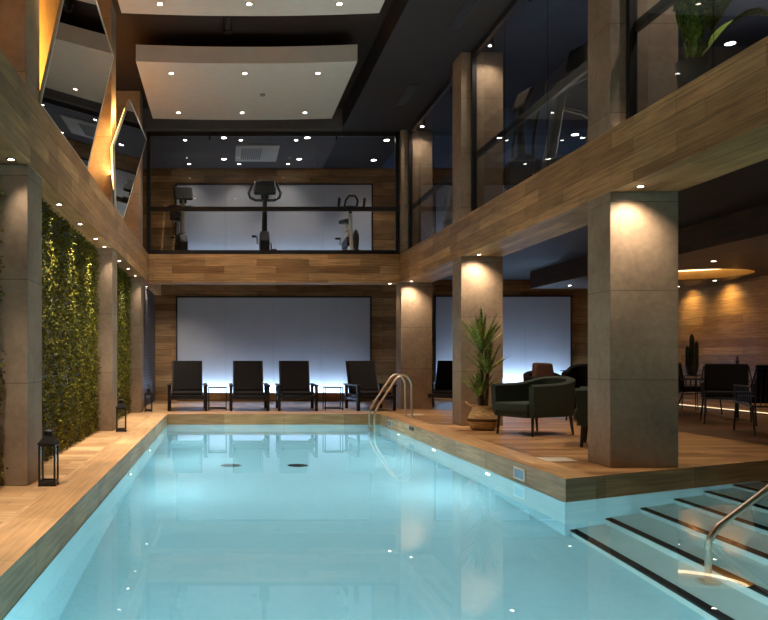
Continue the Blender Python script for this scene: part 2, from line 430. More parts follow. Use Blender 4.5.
# header rails of the upper glazing are part of the balustrades; lounge soffit with round recess
cx, cy, r = 9.4, 16.05, 1.05
X0, X1, Y0, Y1, SZ = 7.35, XR, 9.0, 19.2, 2.79
n = 64; mb = MB(); ci = []; ri = []
for i in range(n):
    a = 2*PI*i/n; dx, dy = math.cos(a), math.sin(a)
    t = min(((X1-cx) if dx > 0 else (X0-cx))/dx if abs(dx) > 1e-6 else 1e9, ((Y1-cy) if dy > 0 else (Y0-cy))/dy if abs(dy) > 1e-6 else 1e9)
    ci.append((cx+r*dx, cy+r*dy)); ri.append([cx+t*dx, cy+t*dy])
for c in ((X0, Y0), (X0, Y1), (X1, Y0), (X1, Y1)):
    j = min(range(n), key=lambda q: (ri[q][0]-c[0])**2+(ri[q][1]-c[1])**2); ri[j] = list(c)
vs_ = [(x, y, SZ) for x, y in ci]+[(x, y, SZ) for x, y in ri]+[(x, y, 3.2) for x, y in ri]+[(x, y, 3.08) for x, y in ci]
fs = []
for i in range(n):
    j = (i+1) % n
    fs += [(i, j, n+j, n+i), (n+i, n+j, 2*n+j, 2*n+i)]
mb.add(vs_, fs)
mb.add(vs_, [(i, 3*n+i, 3*n+(i+1) % n, (i+1) % n) for i in range(n)]+[tuple(range(3*n, 4*n))], 1)
soff = struct(mb.build('ceiling_soffit', [M['soffit'], M['ochre']], smooth=0, recalc=False), 'dropped oak lounge soffit with a round recess')
t = thing('cove_light', 'round gold lit ceiling recess ring above the lounge chairs', 'light', (cx, cy, SZ))
mb = MB(); mb.tube([((r-.05)*math.cos(2*PI*i/48), (r-.05)*math.sin(2*PI*i/48), .2) for i in range(48)], .03, 8, closed=True)
mb.build('light_strip', M['cove'], t)

# ------------------------------------------------------------------ ceiling panels over the pool
def ceil_panel(y0, y1, label):
    x0, x1 = -1.46, 2.21; bow = .1
    f = [(x0+(x1-x0)*i/16, y0+bow*(1-(2*i/16-1)**2)*1. ) for i in range(17)]
    bk = [(x0+(x1-x0)*i/16, y1+bow*(1-(2*i/16-1)**2)) for i in range(16, -1, -1)]
    mb = MB(); mb.prism(f+bk, 6.03, 6.31)
    o = mb.build('ceiling_panel', M['white'], smooth=40); tag(o, label, 'ceiling panel', 'white floating ceiling panels')
    for x in (x0+.5, x1-.5):
        for y in (y0+.6, y1-.5):
            MB().cyl((x, y, 6.3), (x, y, 6.6), .012, 8).build('hanger_rod', M['black'], o)
ceil_panel(13.25, 16.4, 'white floating ceiling panel nearer the gallery, with six downlights')
ceil_panel(8.3, 11.4, 'white floating ceiling panel nearest the camera, cut by the top edge')
o = MB().cyl((.06, 11.2, 6.5), (.06, 13.2, 6.5), .05, 12).cyl((.06, 13.1, 6.44), (.06, 13.1, 6.56), .075, 12).cyl((.06, 12.2, 6.5), (.06, 12.2, 6.6), .015, 8).build('ceiling_pipe', M['black'])
tag(o, 'black pipe running along the dark ceiling between the two white panels', 'pipe')
o = MB().lathe([(.0, 0), (.045, 0), (.05, .02), (.05, .035)], (.72, 14.9, 5.997), 20).build('smoke_detector', M['greyplastic'])
tag(o, 'tiny round grey sensor on the white ceiling panel nearer the gallery', 'smoke detector')

# ------------------------------------------------------------------ downlights
def make_down(lens='lens', r=.05):
    t = thing('downlight', '-', 'downlight')
    MB().lathe([(r, -.006), (r+.018, -.006), (r+.02, 0), (r, 0), (r, -.006)], n=20, cap=False).build('trim_ring', M['chrome'], t)
    MB().lathe([(0, -.004), (r, -.004)], n=20, cap=False).build('lens', M[lens], t, recalc=False)
    return t
def down(loc, label, group, power, size=80, blend=.6, col=(1, .82, .62), lens='lens', r=.037, aim=(0,0,-1), soft=.04):
    key = (lens, r)
    if key not in PROTO: t = PROTO[key] = make_down(lens, r); t.location = loc; t['label'] = label; t['group'] = group
    else:
        src = PROTO[key]; t = src.copy(); COL.objects.link(t); t.location = loc; t['label'] = label; t['group'] = group
        for ch in src.children:
            if ch.type == 'LIGHT': continue
            c = ch.copy(); COL.objects.link(c); c.parent = t
    if power: lamp('SPOT', (0, 0, -.02), power, col, t, look(aim), spot_size=math.radians(size), spot_blend=blend, shadow_soft_size=soft)
    return t
PROTO = {}
ORD = ['first', 'second', 'third', 'fourth', 'fifth', 'sixth', 'seventh', 'eighth', 'ninth', 'tenth', 'eleventh']
P_LEFT, P_PIL, P_PANEL, P_GAL, P_GYM, P_LOUNGE = 250, 215, 190, 52, 60, 150
for k, yk in enumerate((6.76, 8.73, 10., 11.23, 12.03, 13.75, 15.0, 16.22, 17.4, 18.6)):
    down((-1.80, yk, BZ0), f'{ORD[k]} small downlight from the camera under the left oak beam', 'downlights under the left beam', P_LEFT*(.12 if k in (0, 4, 7) else 1), 88, .8, r=.026, aim=(.3, 0, -1) if k < 9 else (.15, .75, -1), col=(1, .86, .7))
down((-1.815, 5.85, BZ0), 'small downlight under the left oak beam outside the picture edge', 'downlights under the left beam', P_LEFT, 95, .8, r=.026, aim=(.3, 0, -1), col=(1, .86, .7))
down((-1.815, 4.55, BZ0), 'small downlight under the left oak beam beside the near green wall', 'downlights under the left beam', P_LEFT, 95, .8, r=.026, aim=(.3, 0, -1), col=(1, .86, .7))
for x, y, w in ((4.07, 7.82, 'near'), (4.12, 12.92, 'middle'), (4.07, 17.39, 'far')):
    down((x, y, BZ0), f'small downlight under the right oak beam shining on the {w} pillar', 'downlights under the right beam', P_PIL*.5, 122, 1., r=.03, aim=(-.04, .3, -1))
down((3.72, 17.93, BZ0), 'small downlight under the far oak beam next to the far pillar', 'downlights under the far beam', 20, 80, .7, r=.035)
for j, (y, rw) in enumerate(((13.8, 'near'), (16.0, 'far'))):
    for x, cn in ((-.91, 'left'), (.36, 'middle'), (1.62, 'right')):
        down((x, y, 6.03), f'{cn} downlight of the {rw} row in the gallery side white ceiling panel', 'downlights in the white ceiling panels', P_PANEL, 96, .8, (1, .86, .7))
for y, rw in ((11.1, 'far'), (8.9, 'near')):
    for x, cn in ((-.89, 'left'), (.35, 'middle'), (1.6, 'right')):
        down((x, y, 6.03), f'{cn} downlight of the {rw} row in the white ceiling panel nearest the camera', 'downlights in the white ceiling panels', P_PANEL, 96, .8, (1, .86, .7))
gal = [(-.9, 18.45, 0), (0.0, 18.25, 1), (.39, 18.45, 0), (1.66, 18.45, 0), (1.9, 18.25, 1), (3.75, 18.45, 1), (-.9, 20.7, 0), (0., 20.2, 1), (.39, 20.7, 0), (1.66, 20.7, 0), (1.9, 20.2, 1), (3.8, 20.3, 1)]
gl = ['far left', 'second from left', 'third from left', 'fourth from left', 'fifth from left', 'far right']
for k, (x, y, big) in enumerate(gal):
    down((x, y, CZ), f'{gl[k % 6]} downlight of the {"front" if k < 6 else "back"} row in the gallery ceiling', 'downlights in the gallery ceiling', P_GAL*(1.3 if big else .5), 100, .8, (1, .86, .7), 'lenscool', .06 if big else .04)
gym = [((4.3, 12.88), 'beside the upper middle pillar'), ((4.3, 17.36), 'beside the upper far pillar'), ((5.9, 13.5), 'behind the large treadmill glass pane'), ((8.1, 12.8), 'large and lone behind the glass at far right'), ((8.3, 14.2), 'lower one behind the glass right of the big plant'), ((6.6, 15.6), 'second deep behind the treadmill glass'), ((6.2, 17.6), 'third deep behind the treadmill glass'), ((7.9, 18.), 'deepest at the back of the gym'), ((4.8, 7.2), 'added out of view to brighten the big leafy plant'), ((5.6, 10.0), 'above the large treadmill')]  # the lamp over the leafy plant is added to brighten it
for k, ((x, y), w) in enumerate(gym):
    pil = k < 2
    down((x, y, CZ), f'gym ceiling downlight {w}', 'downlights in the gym ceiling', 95 if pil else P_GYM*(3 if k == 8 else 1.4), 112 if pil else 110, 1. if pil else .7, (1, .82, .6) if pil else (1, .88, .74), 'lenscool', .04 if k in (0, 1, 5, 6) else .075, aim=(0, .12 if pil else 0, -1))
for (x, y), w in (((7.95, 18.4), 'at the far corner of the lounge soffit'), ((8.45, 13.8), 'beside the round recess in the lounge soffit'), ((8.5, 12.4), 'in the lounge soffit at the right picture edge')):
    down((x, y, SZ), f'small downlight {w}', 'downlights in the lounge soffit', P_LOUNGE*.3, 90, .7)
for y in (11.6, 13.2, 14.8, 17.2, 18.6):
    down((10.55, y, SZ), f'{["nearest", "second", "third", "fourth", "farthest"][[11.6,13.2,14.8,17.2,18.6].index(y)]} downlight grazing the oak right wall of the lounge', 'downlights along the lounge wall', 60, 130, 1., (1, .76, .4), aim=(.4, 0, -1))
for (x, y), w in (((5.2, 9.9), 'behind the near pillar'), ((5.35, 12.6), 'above the green armchair'), ((5.4, 15.0), 'towards the back of the lounge'), ((5.3, 5.0), 'added as fill over the pool steps'), ((7.2, 6.6), 'added as fill over the floor right of the pool steps')):  # last pair added outside the view to warm the deck's front rim
    down((x, y, 3.2), f'lounge ceiling downlight {w}', 'downlights in the black lounge ceiling', P_LOUNGE*(1.1 if y > 9 else .4), 95, .8)

for x, dx, y0, y1, label in ((3.97, -1, 5.0, 17.4, 'added fill strip on top of the right oak beam shining up at the white panels'), (-1.72, 1, 2.0, 7.0, 'added fill strip on top of the left oak beam near the camera')):  # added out of sight to brighten the white ceiling panels from below
    t = thing('fill_uplight', label, 'strip light', (x, (y0+y1)/2, BZ1+.003), 0, 'added fill strips on the oak beams')
    L = y1-y0
    MB().box(-.03, .03, -L/2, L/2, 0, .02).build('channel', M['black'], t)
    MB().box(-.015, .015, -L/2+.02, L/2-.02, .0205, .026).build('diffuser', M['uplens'], t)
    lo = lamp('AREA', (0, 0, .035), 5.5*L, (1, .9, .78), t, shape='RECTANGLE', size=.04, size_y=L-.1); lo.rotation_euler = (0, PI-dx*.35*-1, 0) if False else look((dx*.5, 0, 1))

# ------------------------------------------------------------------ pool lamps and skimmer plates
def pool_lamp(x, y, dx, label, p=60, rz=0, z=.28):
    t = thing('pool_light', label, 'pool light', (x, y, WZ-z), rz, 'lamps in the pool walls')
    X = Matrix.Rotation(PI/2*(1 if dx > 0 else -1), 4, 'Y')
    MB().lathe([(.05, 0), (.08, 0), (.08, .012), (.05, .02), (.05, 0)], n=20, cap=False, X=X).build('trim_ring', M['chrome'], t)
    MB().lathe([(0, .012), (.05, .012)], n=20, cap=False, X=X).build('lens', M['poollight'], t, recalc=False)
    lamp('AREA', (dx*.02, 0, 0), p, (.74, .95, 1), t, look((dx, 0, -.25)), shape='DISK', size=.1)
PP = 33
for x, w, z in ((.6, 'left of the middle', .28), (2.4, 'right of the middle', .28), (3.85, 'over the lowest steps', .16), (4.7, 'over the middle steps', .16)):  # unseen lamps added to light the steps and the near water
    pool_lamp(x, PN+.013, 1, f'added fill lamp in the near pool wall {w}', PP*(1.8 if x < 3 else .9), PI/2, z)
for y, w in ((1.9, 'close to the near end'), (3.3, 'just outside the picture')):  # added just out of view to brighten the near end of the pool
    pool_lamp(PL+.013, y, 1, f'unseen fill lamp added in the left pool wall {w}', PP*1.5)
for y, w in ((9.4, 'nearest the deck corner'), (11.8, 'below the basket plant'), (14.2, 'near the ladder')):
    pool_lamp(PR-.013, y, -1, f'glowing lamp in the right pool wall {w}', PP)
for y, w in ((9.4, 'midway along'), (11.8, 'below the second lantern'), (14.2, 'near the far end')):  # lamps added on this side to light the water evenly
    pool_lamp(PL+.013, y, 1, f'unseen fill lamp added in the left pool wall {w}', PP)
for y, h, label in ((8.46, .13, 'small pale blue skimmer door in the right pool rim near the deck corner'), (15.05, .13, 'small pale skimmer plate in the right pool rim by the ladder')):
    o = thing('skimmer_plate', label, 'skimmer', (PR, y, -.115), 0, 'skimmer plates in the pool rim')
    MB().box(-.012, 0, -.16, .16, -h/2, h/2).build('frame', M['hatch'], o, bevel=.003)
    MB().box(-.016, -.0125, -.125, .125, -h/2+.02, h/2-.02).build('door', M['blueplate'], o)
o = MB().box(PR-.008, PR, 13.2, 13.5, -.09, -.03).build('overflow_slot', M['black'])
tag(o, 'small dark slot in the right pool rim between ladder and plant', 'vent')
for x, y, label in ((3.62, 8.72, 'larger cream square hatch lid on the deck left of the near pillar'), (3.75, 15.75, 'small cream square plate on the deck beside the ladder foot')):
    s_ = .17 if y < 10 else .15
    o = MB().box(x-s_, x+s_, y-s_, y+s_, .0005, .008).build('floor_hatch', M['hatch'], bevel=.002); tag(o, label, 'hatch', 'hatch lids in the deck')
for x, y, label in ((1.05, 11.4, 'round dark drain on the pool floor below the third lounger'), (.1, 11.4, 'pale round drain on the pool floor further left')):
    o = MB().lathe([(0, .01), (.13, .01), (.15, 0)], (x, y, -1.6), 24).build('pool_drain', M['black'] if x > .5 else M['greyplastic']); tag(o, label, 'drain', 'drains in the pool floor')

# ------------------------------------------------------------------ pool ladder and step handrail
t = thing('pool_ladder', 'polished steel pool ladder with two curved rails at the far right corner', 'ladder', (3.13, 15.45, 0))
path = [(.43, 0), (.43, .55), (.425, .63), (.395, .71), (.34, .77), (.27, .795), (.2, .78), (.13, .72), (-.2, .22), (-.26, .1), (-.28, -.02), (-.28, -.2), (-.28, -1.15)]
for y in (-.27, .27):
    rl = MB().tube([(x, y, z) for x, z in path], .021, 12).build('rail', M['steel'], t, smooth=60)
    MB().lathe([(.022, .0), (.05, .0), (.05, .008), (.026, .022)], (.43, y, 0), 20).build('flange', M['steel'], rl)
for z in (-.4, -.68, -.96):
    MB().box(-.325, -.245, -.26, .26, z-.012, z+.012).build('tread', M['steel'], t, bevel=.005)
t = thing('handrail', 'warmly lit stainless steel handrail rising from the water over the pool steps', 'handrail', (3.51, 5.8, WZ-1.2))
path = [(0, 0, 0), (0, 0, 1.13), (.012, 0, 1.2), (.04, 0, 1.255), (.08, 0, 1.3), (.5, 0, 1.62), (1.0, 0, 2.0), (1.25, 0, 2.14), (1.4, 0, 2.17), (1.9, 0, 2.17), (2.02, 0, 2.14), (2.08, 0, 2.04), (2.08, 0, 1.35)]
MB().tube(path, .024, 14).build('rail', M['steel'], t, smooth=60)
MB().lathe([(.024, .03), (.06, .03), (.085, .012), (.085, 0), (.024, 0)], n=24).build('flange', M['steel'], t)

# ------------------------------------------------------------------ left side: green walls, mirrors, lanterns
def green_wall(y0, y1, label, dens=1500):
    t = thing('green_wall', label, 'green wall', (-1.95, (y0+y1)/2, 0), 0, 'green walls between the left pillars')
    h = BZ0-.0; w = y1-y0
    MB().box(-.4, -.02, -w/2, w/2, 0, h).build('backing_panel', M['blackplastic'], t, smooth=0)
    n = int(w*h*dens)
    c = np.stack([rng.uniform(-.02, .05, n)+.02*np.sin(rng.uniform(0, 6, n)), rng.uniform(-w/2, w/2, n), rng.uniform(.01, h-.01, n)], 1)
    c[:, 0] += .018*np.sin(c[:, 1]*9)*np.sin(c[:, 2]*8)
    d = rng.normal(size=(n, 3)); d[:, 0] = np.abs(d[:, 0])*.6+.1; d /= np.linalg.norm(d, axis=1)[:, None]
    s_ = np.cross(d, rng.normal(size=(n, 3))); s_ /= np.linalg.norm(s_, axis=1)[:, None]
    L = rng.uniform(.022, .045, n)[:, None]; W = L*.32
    nrm = np.cross(d, s_)
    V = np.stack([c-d*L*.5, c+s_*W+nrm*W*.3, c+d*L*.5, c-s_*W+nrm*W*.3], 1)
    V[:, :, 1] = np.clip(V[:, :, 1], -w/2, w/2); V[:, :, 2] = np.clip(V[:, :, 2], .003, h-.003)
    V = V.reshape(-1, 3)
    me = bpy.data.meshes.new('foliage'); me.vertices.add(4*n); me.vertices.foreach_set('co', V.ravel())
    me.loops.add(4*n); me.loops.foreach_set('vertex_index', np.arange(4*n))
    me.polygons.add(n); me.polygons.foreach_set('loop_start', np.arange(0, 4*n, 4)); me.polygons.foreach_set('loop_total', np.full(n, 4))
    me.update(); me.validate(); me.materials.append(M['hedge'])
    o = bpy.data.objects.new('foliage', me); COL.objects.link(o); o.parent = t; o['kind'] = 'stuff'
green_wall(2.26, 6.91, 'green leafy wall panel nearest the camera at the left picture edge', 900)
green_wall(7.49, 12.18, 'large green leafy wall panel between the first and second left pillars', 1900)
green_wall(12.76, 16.38, 'green leafy wall panel between the second and third left pillars', 1500)

def mirror(x, pts, label, ym):
    t = thing('wall_mirror', label, 'mirror', (x, ym, 3.45), 0, 'slanted mirrors over the left beam'); t.rotation_euler = (0, math.atan(.14), 0)
    P = [(y-ym, (z-3.45)/math.cos(math.atan(.14))) for y, z in pts]
    MB().prism(P, -.03, 0, axis='X').build('glass_sheet', M['mirror'], t, smooth=0)
    fm = MB(); nn = len(P); c = (sum(q[0] for q in P)/nn, sum(q[1] for q in P)/nn)
    for i in range(nn):
        a, b_ = P[i], P[(i+1) % nn]
        fm.bar((-.012, a[0], a[1]), (-.012, b_[0], b_[1]), .036, .03, up=(1, 0, 0))
    fm.build('frame', M['mirrorframe'], t)
    sh = [((q[0]-c[0])*.86+c[0], (q[1]-c[1])*.86+c[1]) for q in P]
    sb = MB()
    for i in range(nn):
        a, b_ = sh[i], sh[(i+1) % nn]
        sb.bar((-.07, a[0], a[1]), (-.07, b_[0], b_[1]), .02, .02, up=(1, 0, 0))
    sb.build('light_strip', M['led'], t)
    for i in range(nn):
        a, b_ = Vector((-.1, *sh[i])), Vector((-.1, *sh[(i+1) % nn])); d = b_-a
        lo = lamp('AREA', (a+b_)/2, 16*d.length, (1, .6, .2), t, shape='RECTANGLE', size=d.length, size_y=.04)
        # long axis along the edge, shining back at the wall
        z = Vector((1, 0, 0)); xax = d.normalized(); yax = z.cross(xax)
        lo.rotation_euler = Matrix((xax, yax, z)).transposed().to_euler()
mirror(-1.70, [(7.4, 3.45), (9.93, 3.45), (10.62, 5.11), (7.88, 5.24)], 'large slanted mirror over the left beam nearest the camera', 8.6)
mirror(-1.70, [(12.62, 3.45), (13.5, 3.47), (15.0, 5.21), (12.46, 5.13), (11.62, 4.2)], 'smaller looking slanted mirror over the left beam, next to the gallery', 13.4)
mirror(-1.70, [(2.15, 3.45), (4.68, 3.45), (5.37, 5.11), (2.63, 5.24)], 'slanted mirror over the left beam beside the camera', 3.4)

def make_lantern():
    t = thing('lantern', '-', 'lantern')
    w = .066
    MB().box(-w-.008, w+.008, -w-.008, w+.008, .012, .035).build('base', M['black'], t, bevel=.003)
    f = MB()
    for sx in (-1, 1):
        for sy in (-1, 1):
            f.box(sx*w-.008, sx*w+.008, sy*w-.008, sy*w+.008, .03, .36); f.box(sx*w-.012, sx*w+.012, sy*w-.012, sy*w+.012, 0, .013)
    for s_ in (-1, 1):
        for z in (.04, .352): f.box(-w, w, s_*w-.007, s_*w+.007, z-.008, z+.008).box(s_*w-.007, s_*w+.007, -w, w, z-.008, z+.008)
    f.build('frame', M['black'], t)
    for s_ in (-1, 1):
        MB().box(-w+.009, w-.009, s_*w-.0015, s_*w+.0015, .05, .344).build('glass_pane', M['glass'], t)
        MB().box(s_*w-.0015, s_*w+.0015, -w+.009, w-.009, .05, .344).build('glass_pane', M['glass'], t)
    X = Matrix.Rotation(PI/4, 4, 'Z')
    rf = MB().lathe([(.115, .36), (.115, .368), (.05, .43), (.045, .43)], n=4, X=X).build('roof', M['bronze'], t, smooth=0)
    MB().lathe([(.036, .43), (.036, .465), (.05, .468), (.05, .475), (.012, .49)], n=20).build('chimney_cap', M['black'], rf)
    MB().tube([(.033*math.cos(a), 0, .515+.033*math.sin(a)) for a in [2*PI*i/18 for i in range(18)]], .004, 6, closed=True).build('ring_handle', M['black'], rf)
    return t
lan = make_lantern(); lan.location = (-1.53, 6.98, 0); lan['label'] = 'black metal lantern standing by the nearest left pillar'; lan['group'] = 'lanterns along the pool'
dup(lan, (-1.56, 12.15, 0), .06, 'black metal lantern standing by the second left pillar', 'lanterns along the pool')
dup(lan, (-1.58, 16.75, 0), -.05, 'black metal lantern standing by the farthest left pillar', 'lanterns along the pool')

# ------------------------------------------------------------------ lit wall panels at the back
def lit_panel(x0, x1, z0, z1, label, power, group):
    xm = (x0+x1)/2; w = (x1-x0)/2; h = z1-z0
    t = thing('lit_wall_panel', label, 'wall panel', (xm, YB, z0), 0, group)
    p_ = MB(); nseg = max(2, round(w*2/1.3))
    for i in range(nseg):
        a = -w+2*w*i/nseg; p_.box(a+.002, a+2*w/nseg-.002, -.05, 0, .0, h)
    p_.build('panel', M['panelwhite'], t, smooth=0)
    fr = MB(); fr.box(-w-.04, -w, -.07, 0, 0, h+.04).box(w, w+.04, -.07, 0, 0, h+.04).box(-w, w, -.07, 0, h, h+.04); fr.build('frame', M['black'], t, smooth=0)
    MB().box(-w, w, -.32, -.28, -.2, .02).build('base_board', M['wallX'], t, smooth=0)
    MB().box(-w, w, -.24, -.2, -.1, -.08).build('light_strip', M['ledcool'], t, smooth=0)
    lo = lamp('AREA', (0, -.21, -.03), power, (.5, .72, 1), t, shape='RECTANGLE', size=2*w-.1, size_y=.05); lo.rotation_euler = look((0, .35, 1))
lit_panel(-1.23, 3.86, .2, 2.72, 'wide pale wall panel behind the loungers, lit from below', 75, 'pale lit wall panels')
lit_panel(5.6, 9.16, .3, 2.74, 'pale wall panel at the back of the lounge behind the armchair', 110, 'pale lit wall panels')
lit_panel(-1.25, 3.9, 3.62, 5.7, 'pale wall panel behind the exercise bikes on the gallery', 26, 'pale lit wall panels')
lit_panel(5.6, 10.0, 3.62, 5.7, 'pale wall panel at the back of the upstairs gym', 40, 'pale lit wall panels')

# ------------------------------------------------------------------ glazing
def glaze(name, a, b_, joints, label, mat, post_w=.06, clips=2, mid=True):
    a = Vector(a); b_ = Vector(b_); d = b_-a; L = d.length; ang = math.atan2(d.y, d.x)
    t = thing('glass_balustrade', label, 'glass partition', (a.x, a.y, BZ1), ang, 'glass partitions of the upper floor')
    H = CZ-BZ1
    ed = [0]+joints+[L]
    for u0, u1 in zip(ed, ed[1:]):
        MB().box(u0+.004, u1-.004, -.008, .008, .04, H-.06).build('glass_pane', M[mat], t, smooth=0)
    MB().box(0, L, -.04, .04, H-.1, H).build('top_rail', M['black'], t, smooth=0)
    MB().box(0, L, -.03, .03, 0, .1).build('bottom_rail', M['black'], t, smooth=0)
    if mid: MB().box(0, L, -.065, -.009, .96, 1.06).build('handrail', M['black'], t, bevel=.004)
    for u in (post_w/2, L-post_w/2): MB().box(u-post_w/2, u+post_w/2, -.04, .04, 0, H).build('post', M['black'], t, smooth=0)
    for i in range(clips):
        u = L*(i+.5)/clips
        MB().cyl((u, -.06, H-.2), (u, -.06, H-.02), .022, 10).box(u-.015, u+.015, -.06, .012, H-.1, H-.07).build('clamp', M['black'], t)
glaze('g', (-1.72, 17.8), (3.9, 17.8), [1.83, 3.73], 'long glass balustrade with black rails in front of the gallery bikes', 'glass', .09, 2)
glaze('g', (4.1, 13.66), (4.1, 17.63), [2.0], 'glass partition of the gym between the far and middle pillars', 'glassdark', .07, 2)
glaze('g', (4.1, 8.58), (4.1, 13.16), [1.55, 3.1], 'glass partition of the gym between the middle and near pillars', 'glassdark', .07, 3)
glaze('g', (4.1, 3.5), (4.1, 8.08), [1.5, 3.2], 'glass partition of the gym in front of the big leafy plant', 'glassdark', .07, 3)

# vents, air conditioner
for y, w in ((15.3, 'farther'), (11.6, 'nearer')):
    t = thing('ceiling_vent', f'{w} long dark slot vent in the ceiling along the gym glass', 'vent', (3.5, y, CZ), 0, 'slot vents in the dark ceiling')
    MB().box(-.09, .09, -.6, .6, -.012, 0).build('frame', M['blackplastic'], t)
    sl = MB()
    for i in range(5): sl.cbox((-.06+.03*i, 0, -.016), (.012, 1.12, .01), (0, .5, 0))
    sl.build('slats', M['black'], t, smooth=0)
t = thing('ceiling_air_conditioner', 'white cassette air conditioner set in the gallery ceiling', 'air conditioner', (.8, 19.6, CZ))
MB().box(-.52, .52, -.75, .75, -.03, 0).build('housing', M['white'], t, bevel=.008)
sl = MB()
for i in range(10): sl.cbox((-.36+.05*i, 0, -.036), (.03, 1.0, .012), (0, .4, 0))
sl.build('grille', M['greyplastic'], t, smooth=0)

# ------------------------------------------------------------------ loungers and side tables
def make_lounger():
    t = thing('sun_lounger', '-', 'sun lounger')
    w = .34
    s_ = MB()
    for i in range(9): s_.box(-w, w, -.74+.125*i, -.74+.125*i+.11, .3, .335)
    s_.box(-w-.02, -w+.015, -.76, .4, .27, .335).box(w-.015, w+.02, -.76, .4, .27, .335).box(-w, w, -.77, -.73, .25, .335)
    s_.build('seat', M['espresso'], t, bevel=.004)
    c_ = MB().box(-w+.03, w-.03, -.72, .28, .336, .4).build('seat_cushion', M['charcoal'], t, bevel=.02, seg=3)
    X = Matrix.Translation((0, .34, .36)) @ Matrix.Rotation(-math.radians(24), 4, 'X')
    b_ = MB()
    b_.box(-w, -w+.04, -.02, .02, -.05, .76, X=X).box(w-.04, w, -.02, .02, -.05, .76, X=X)
    for i in range(7): b_.box(-w+.04, w-.04, -.014, .014, .0+.108*i, .098+.108*i, X=X)
    b_.build('backrest', M['espresso'], t, bevel=.004)
    MB().box(-w+.03, w-.03, -.08, -.021, .02, .74, X=X).build('back_cushion', M['charcoal'], t, bevel=.02, seg=3)
    for sx in (-1, 1):
        x = sx*(w+.05)
        for y in (-.62, .36): MB().box(x-.03, x+.03, y-.035, y+.035, 0, .52).build('leg', M['espresso'], t, bevel=.004)
        MB().box(x-.04, x+.04, -.7, .5, .521, .555).build('armrest', M['espresso'], t, bevel=.006)
        MB().box(x-.02, x+.02, -.58, .325, .2, .27).build('side_rail', M['espresso'], t, bevel=.003)
    return t
LG = 'dark loungers along the back wall'
lg = make_lounger(); lg.location = (-.80, 17.5, 0); lg.rotation_euler.z = .05
lg['label'] = 'leftmost dark timber sun lounger, beside the stone wall'; lg['group'] = LG
dup(lg, (.54, 17.5, 0), 0., 'dark timber sun lounger second from the left, right of the first side table', LG)
dup(lg, (1.57, 17.5, 0), -.02, 'dark timber sun lounger third from the left, left of the second side table', LG)
dup(lg, (3.16, 17.55, 0), .1, 'dark timber sun lounger just behind the pool ladder', LG)
dup(lg, (5.05, 18.2, 0), -.5, 'dark timber sun lounger glimpsed between the far and middle pillars', LG)
def make_table():
    t = thing('side_table', '-', 'side table')
    MB().box(-.2, .2, -.2, .2, .475, .495).build('table_top', M['black'], t, bevel=.003)
    for sx in (-1, 1):
        for sy in (-1, 1): MB().box(sx*.188-.011, sx*.188+.011, sy*.188-.011, sy*.188+.011, 0, .475).build('leg', M['black'], t)
    f = MB()
    for s_ in (-1, 1): f.box(-.177, .177, s_*.188-.009, s_*.188+.009, .03, .05).box(s_*.188-.009, s_*.188+.009, -.177, .177, .03, .05)
    f.build('stretcher', M['black'], t)
    return t
tb = make_table(); tb.location = (-.14, 17.3, 0); tb['label'] = 'slim black side table between the two leftmost loungers'; tb['group'] = 'black side tables between the loungers'
dup(tb, (2.36, 17.35, 0), 0, 'slim black side table left of the lounger behind the ladder', 'black side tables between the loungers')

# ------------------------------------------------------------------ tub armchairs
def make_tub(fabric, seatz=.44):
    """faces -Y; curved shell from arm to arm"""
    t = thing('tub_armchair', '-', 'armchair')
    W, D, th = .39, .36, .085
    def outline(off):
        pts = []
        a, b_ = W-off, D-off
        pts.append((-a, -.33))
        for i in range(25):
            an = PI - PI*i/24
            e_ = .62
            cx_, sy_ = math.cos(an), math.sin(an)
            pts.append((a*math.copysign(abs(cx_)**e_, cx_), .02+b_*abs(sy_)**e_))
        pts.append((a, -.33)); return pts
    o_, i_ = outline(0), outline(th); n = len(o_); mb = MB(); vs_ = []
    top = []
    for k in range(n):
        u = k/(n-1); c = math.sin(PI*u); top.append(.74+.11*c)
    for k in range(n):
        (ox, oy), (ix, iy) = o_[k], i_[k]; z1 = top[k]; mx, my = (ox+ix)/2, (oy+iy)/2
        fl = 1+.06*(z1-.3)
        vs_ += [(ox*.93, oy*.93, .27), (ox, oy, .36), (ox*fl, oy*fl, z1-.03), (mx*fl, my*fl, z1), (ix*fl, iy*fl, z1-.03), (ix, iy, .4), (ix, iy, .27)]
    fs = []
    for k in range(n-1):
        for j in range(6): fs.append((7*k+j, 7*k+j+1, 7*k+8+j, 7*k+7+j))
        fs.append((7*k+6, 7*k, 7*k+7, 7*k+13))
    fs += [tuple(range(7)), tuple(range(7*(n-1), 7*n))[::-1]]
    mb.add(vs_, fs); sh = mb.build('backrest', M[fabric], t, smooth=50, bevel=.008)
    q = [p_ for p_ in outline(th+.004)]; q = [(x, max(y, -.35)) for x, y in q]; q[0] = (q[0][0], -.36); q[-1] = (q[-1][0], -.36)
    MB().prism(q, .345, seatz+.03).build('seat_cushion', M[fabric], t, smooth=40, bevel=.025, seg=3)
    q2 = [(x*.93, y*.93) for x, y in q]; MB().prism(q2, .265, .344).build('seat_base', M[fabric], t, smooth=40)
    for sx in (-1, 1):
        for y, oy in ((-.28, -.03), (.26, .05)):
            MB().tube([(sx*.31, y, .27), (sx*.325, y+oy*.5, 0)], [.02, .013], 10).build('leg', M['black'], t)
    return t
AG = 'dark green tub armchairs on the deck'
ac = make_tub('greenvelvet'); ac.location = (4.56, 11.72, 0); ac.rotation_euler.z = -math.radians(63); ac.scale = (1.0, 1.42, 1.0)
ac['label'] = 'dark green tub armchair with black legs beside the basket plant'; ac['group'] = AG
dup(ac, (4.97, 10.05, 0), math.radians(-118), 'dark green tub armchair half hidden behind the near pillar', AG)
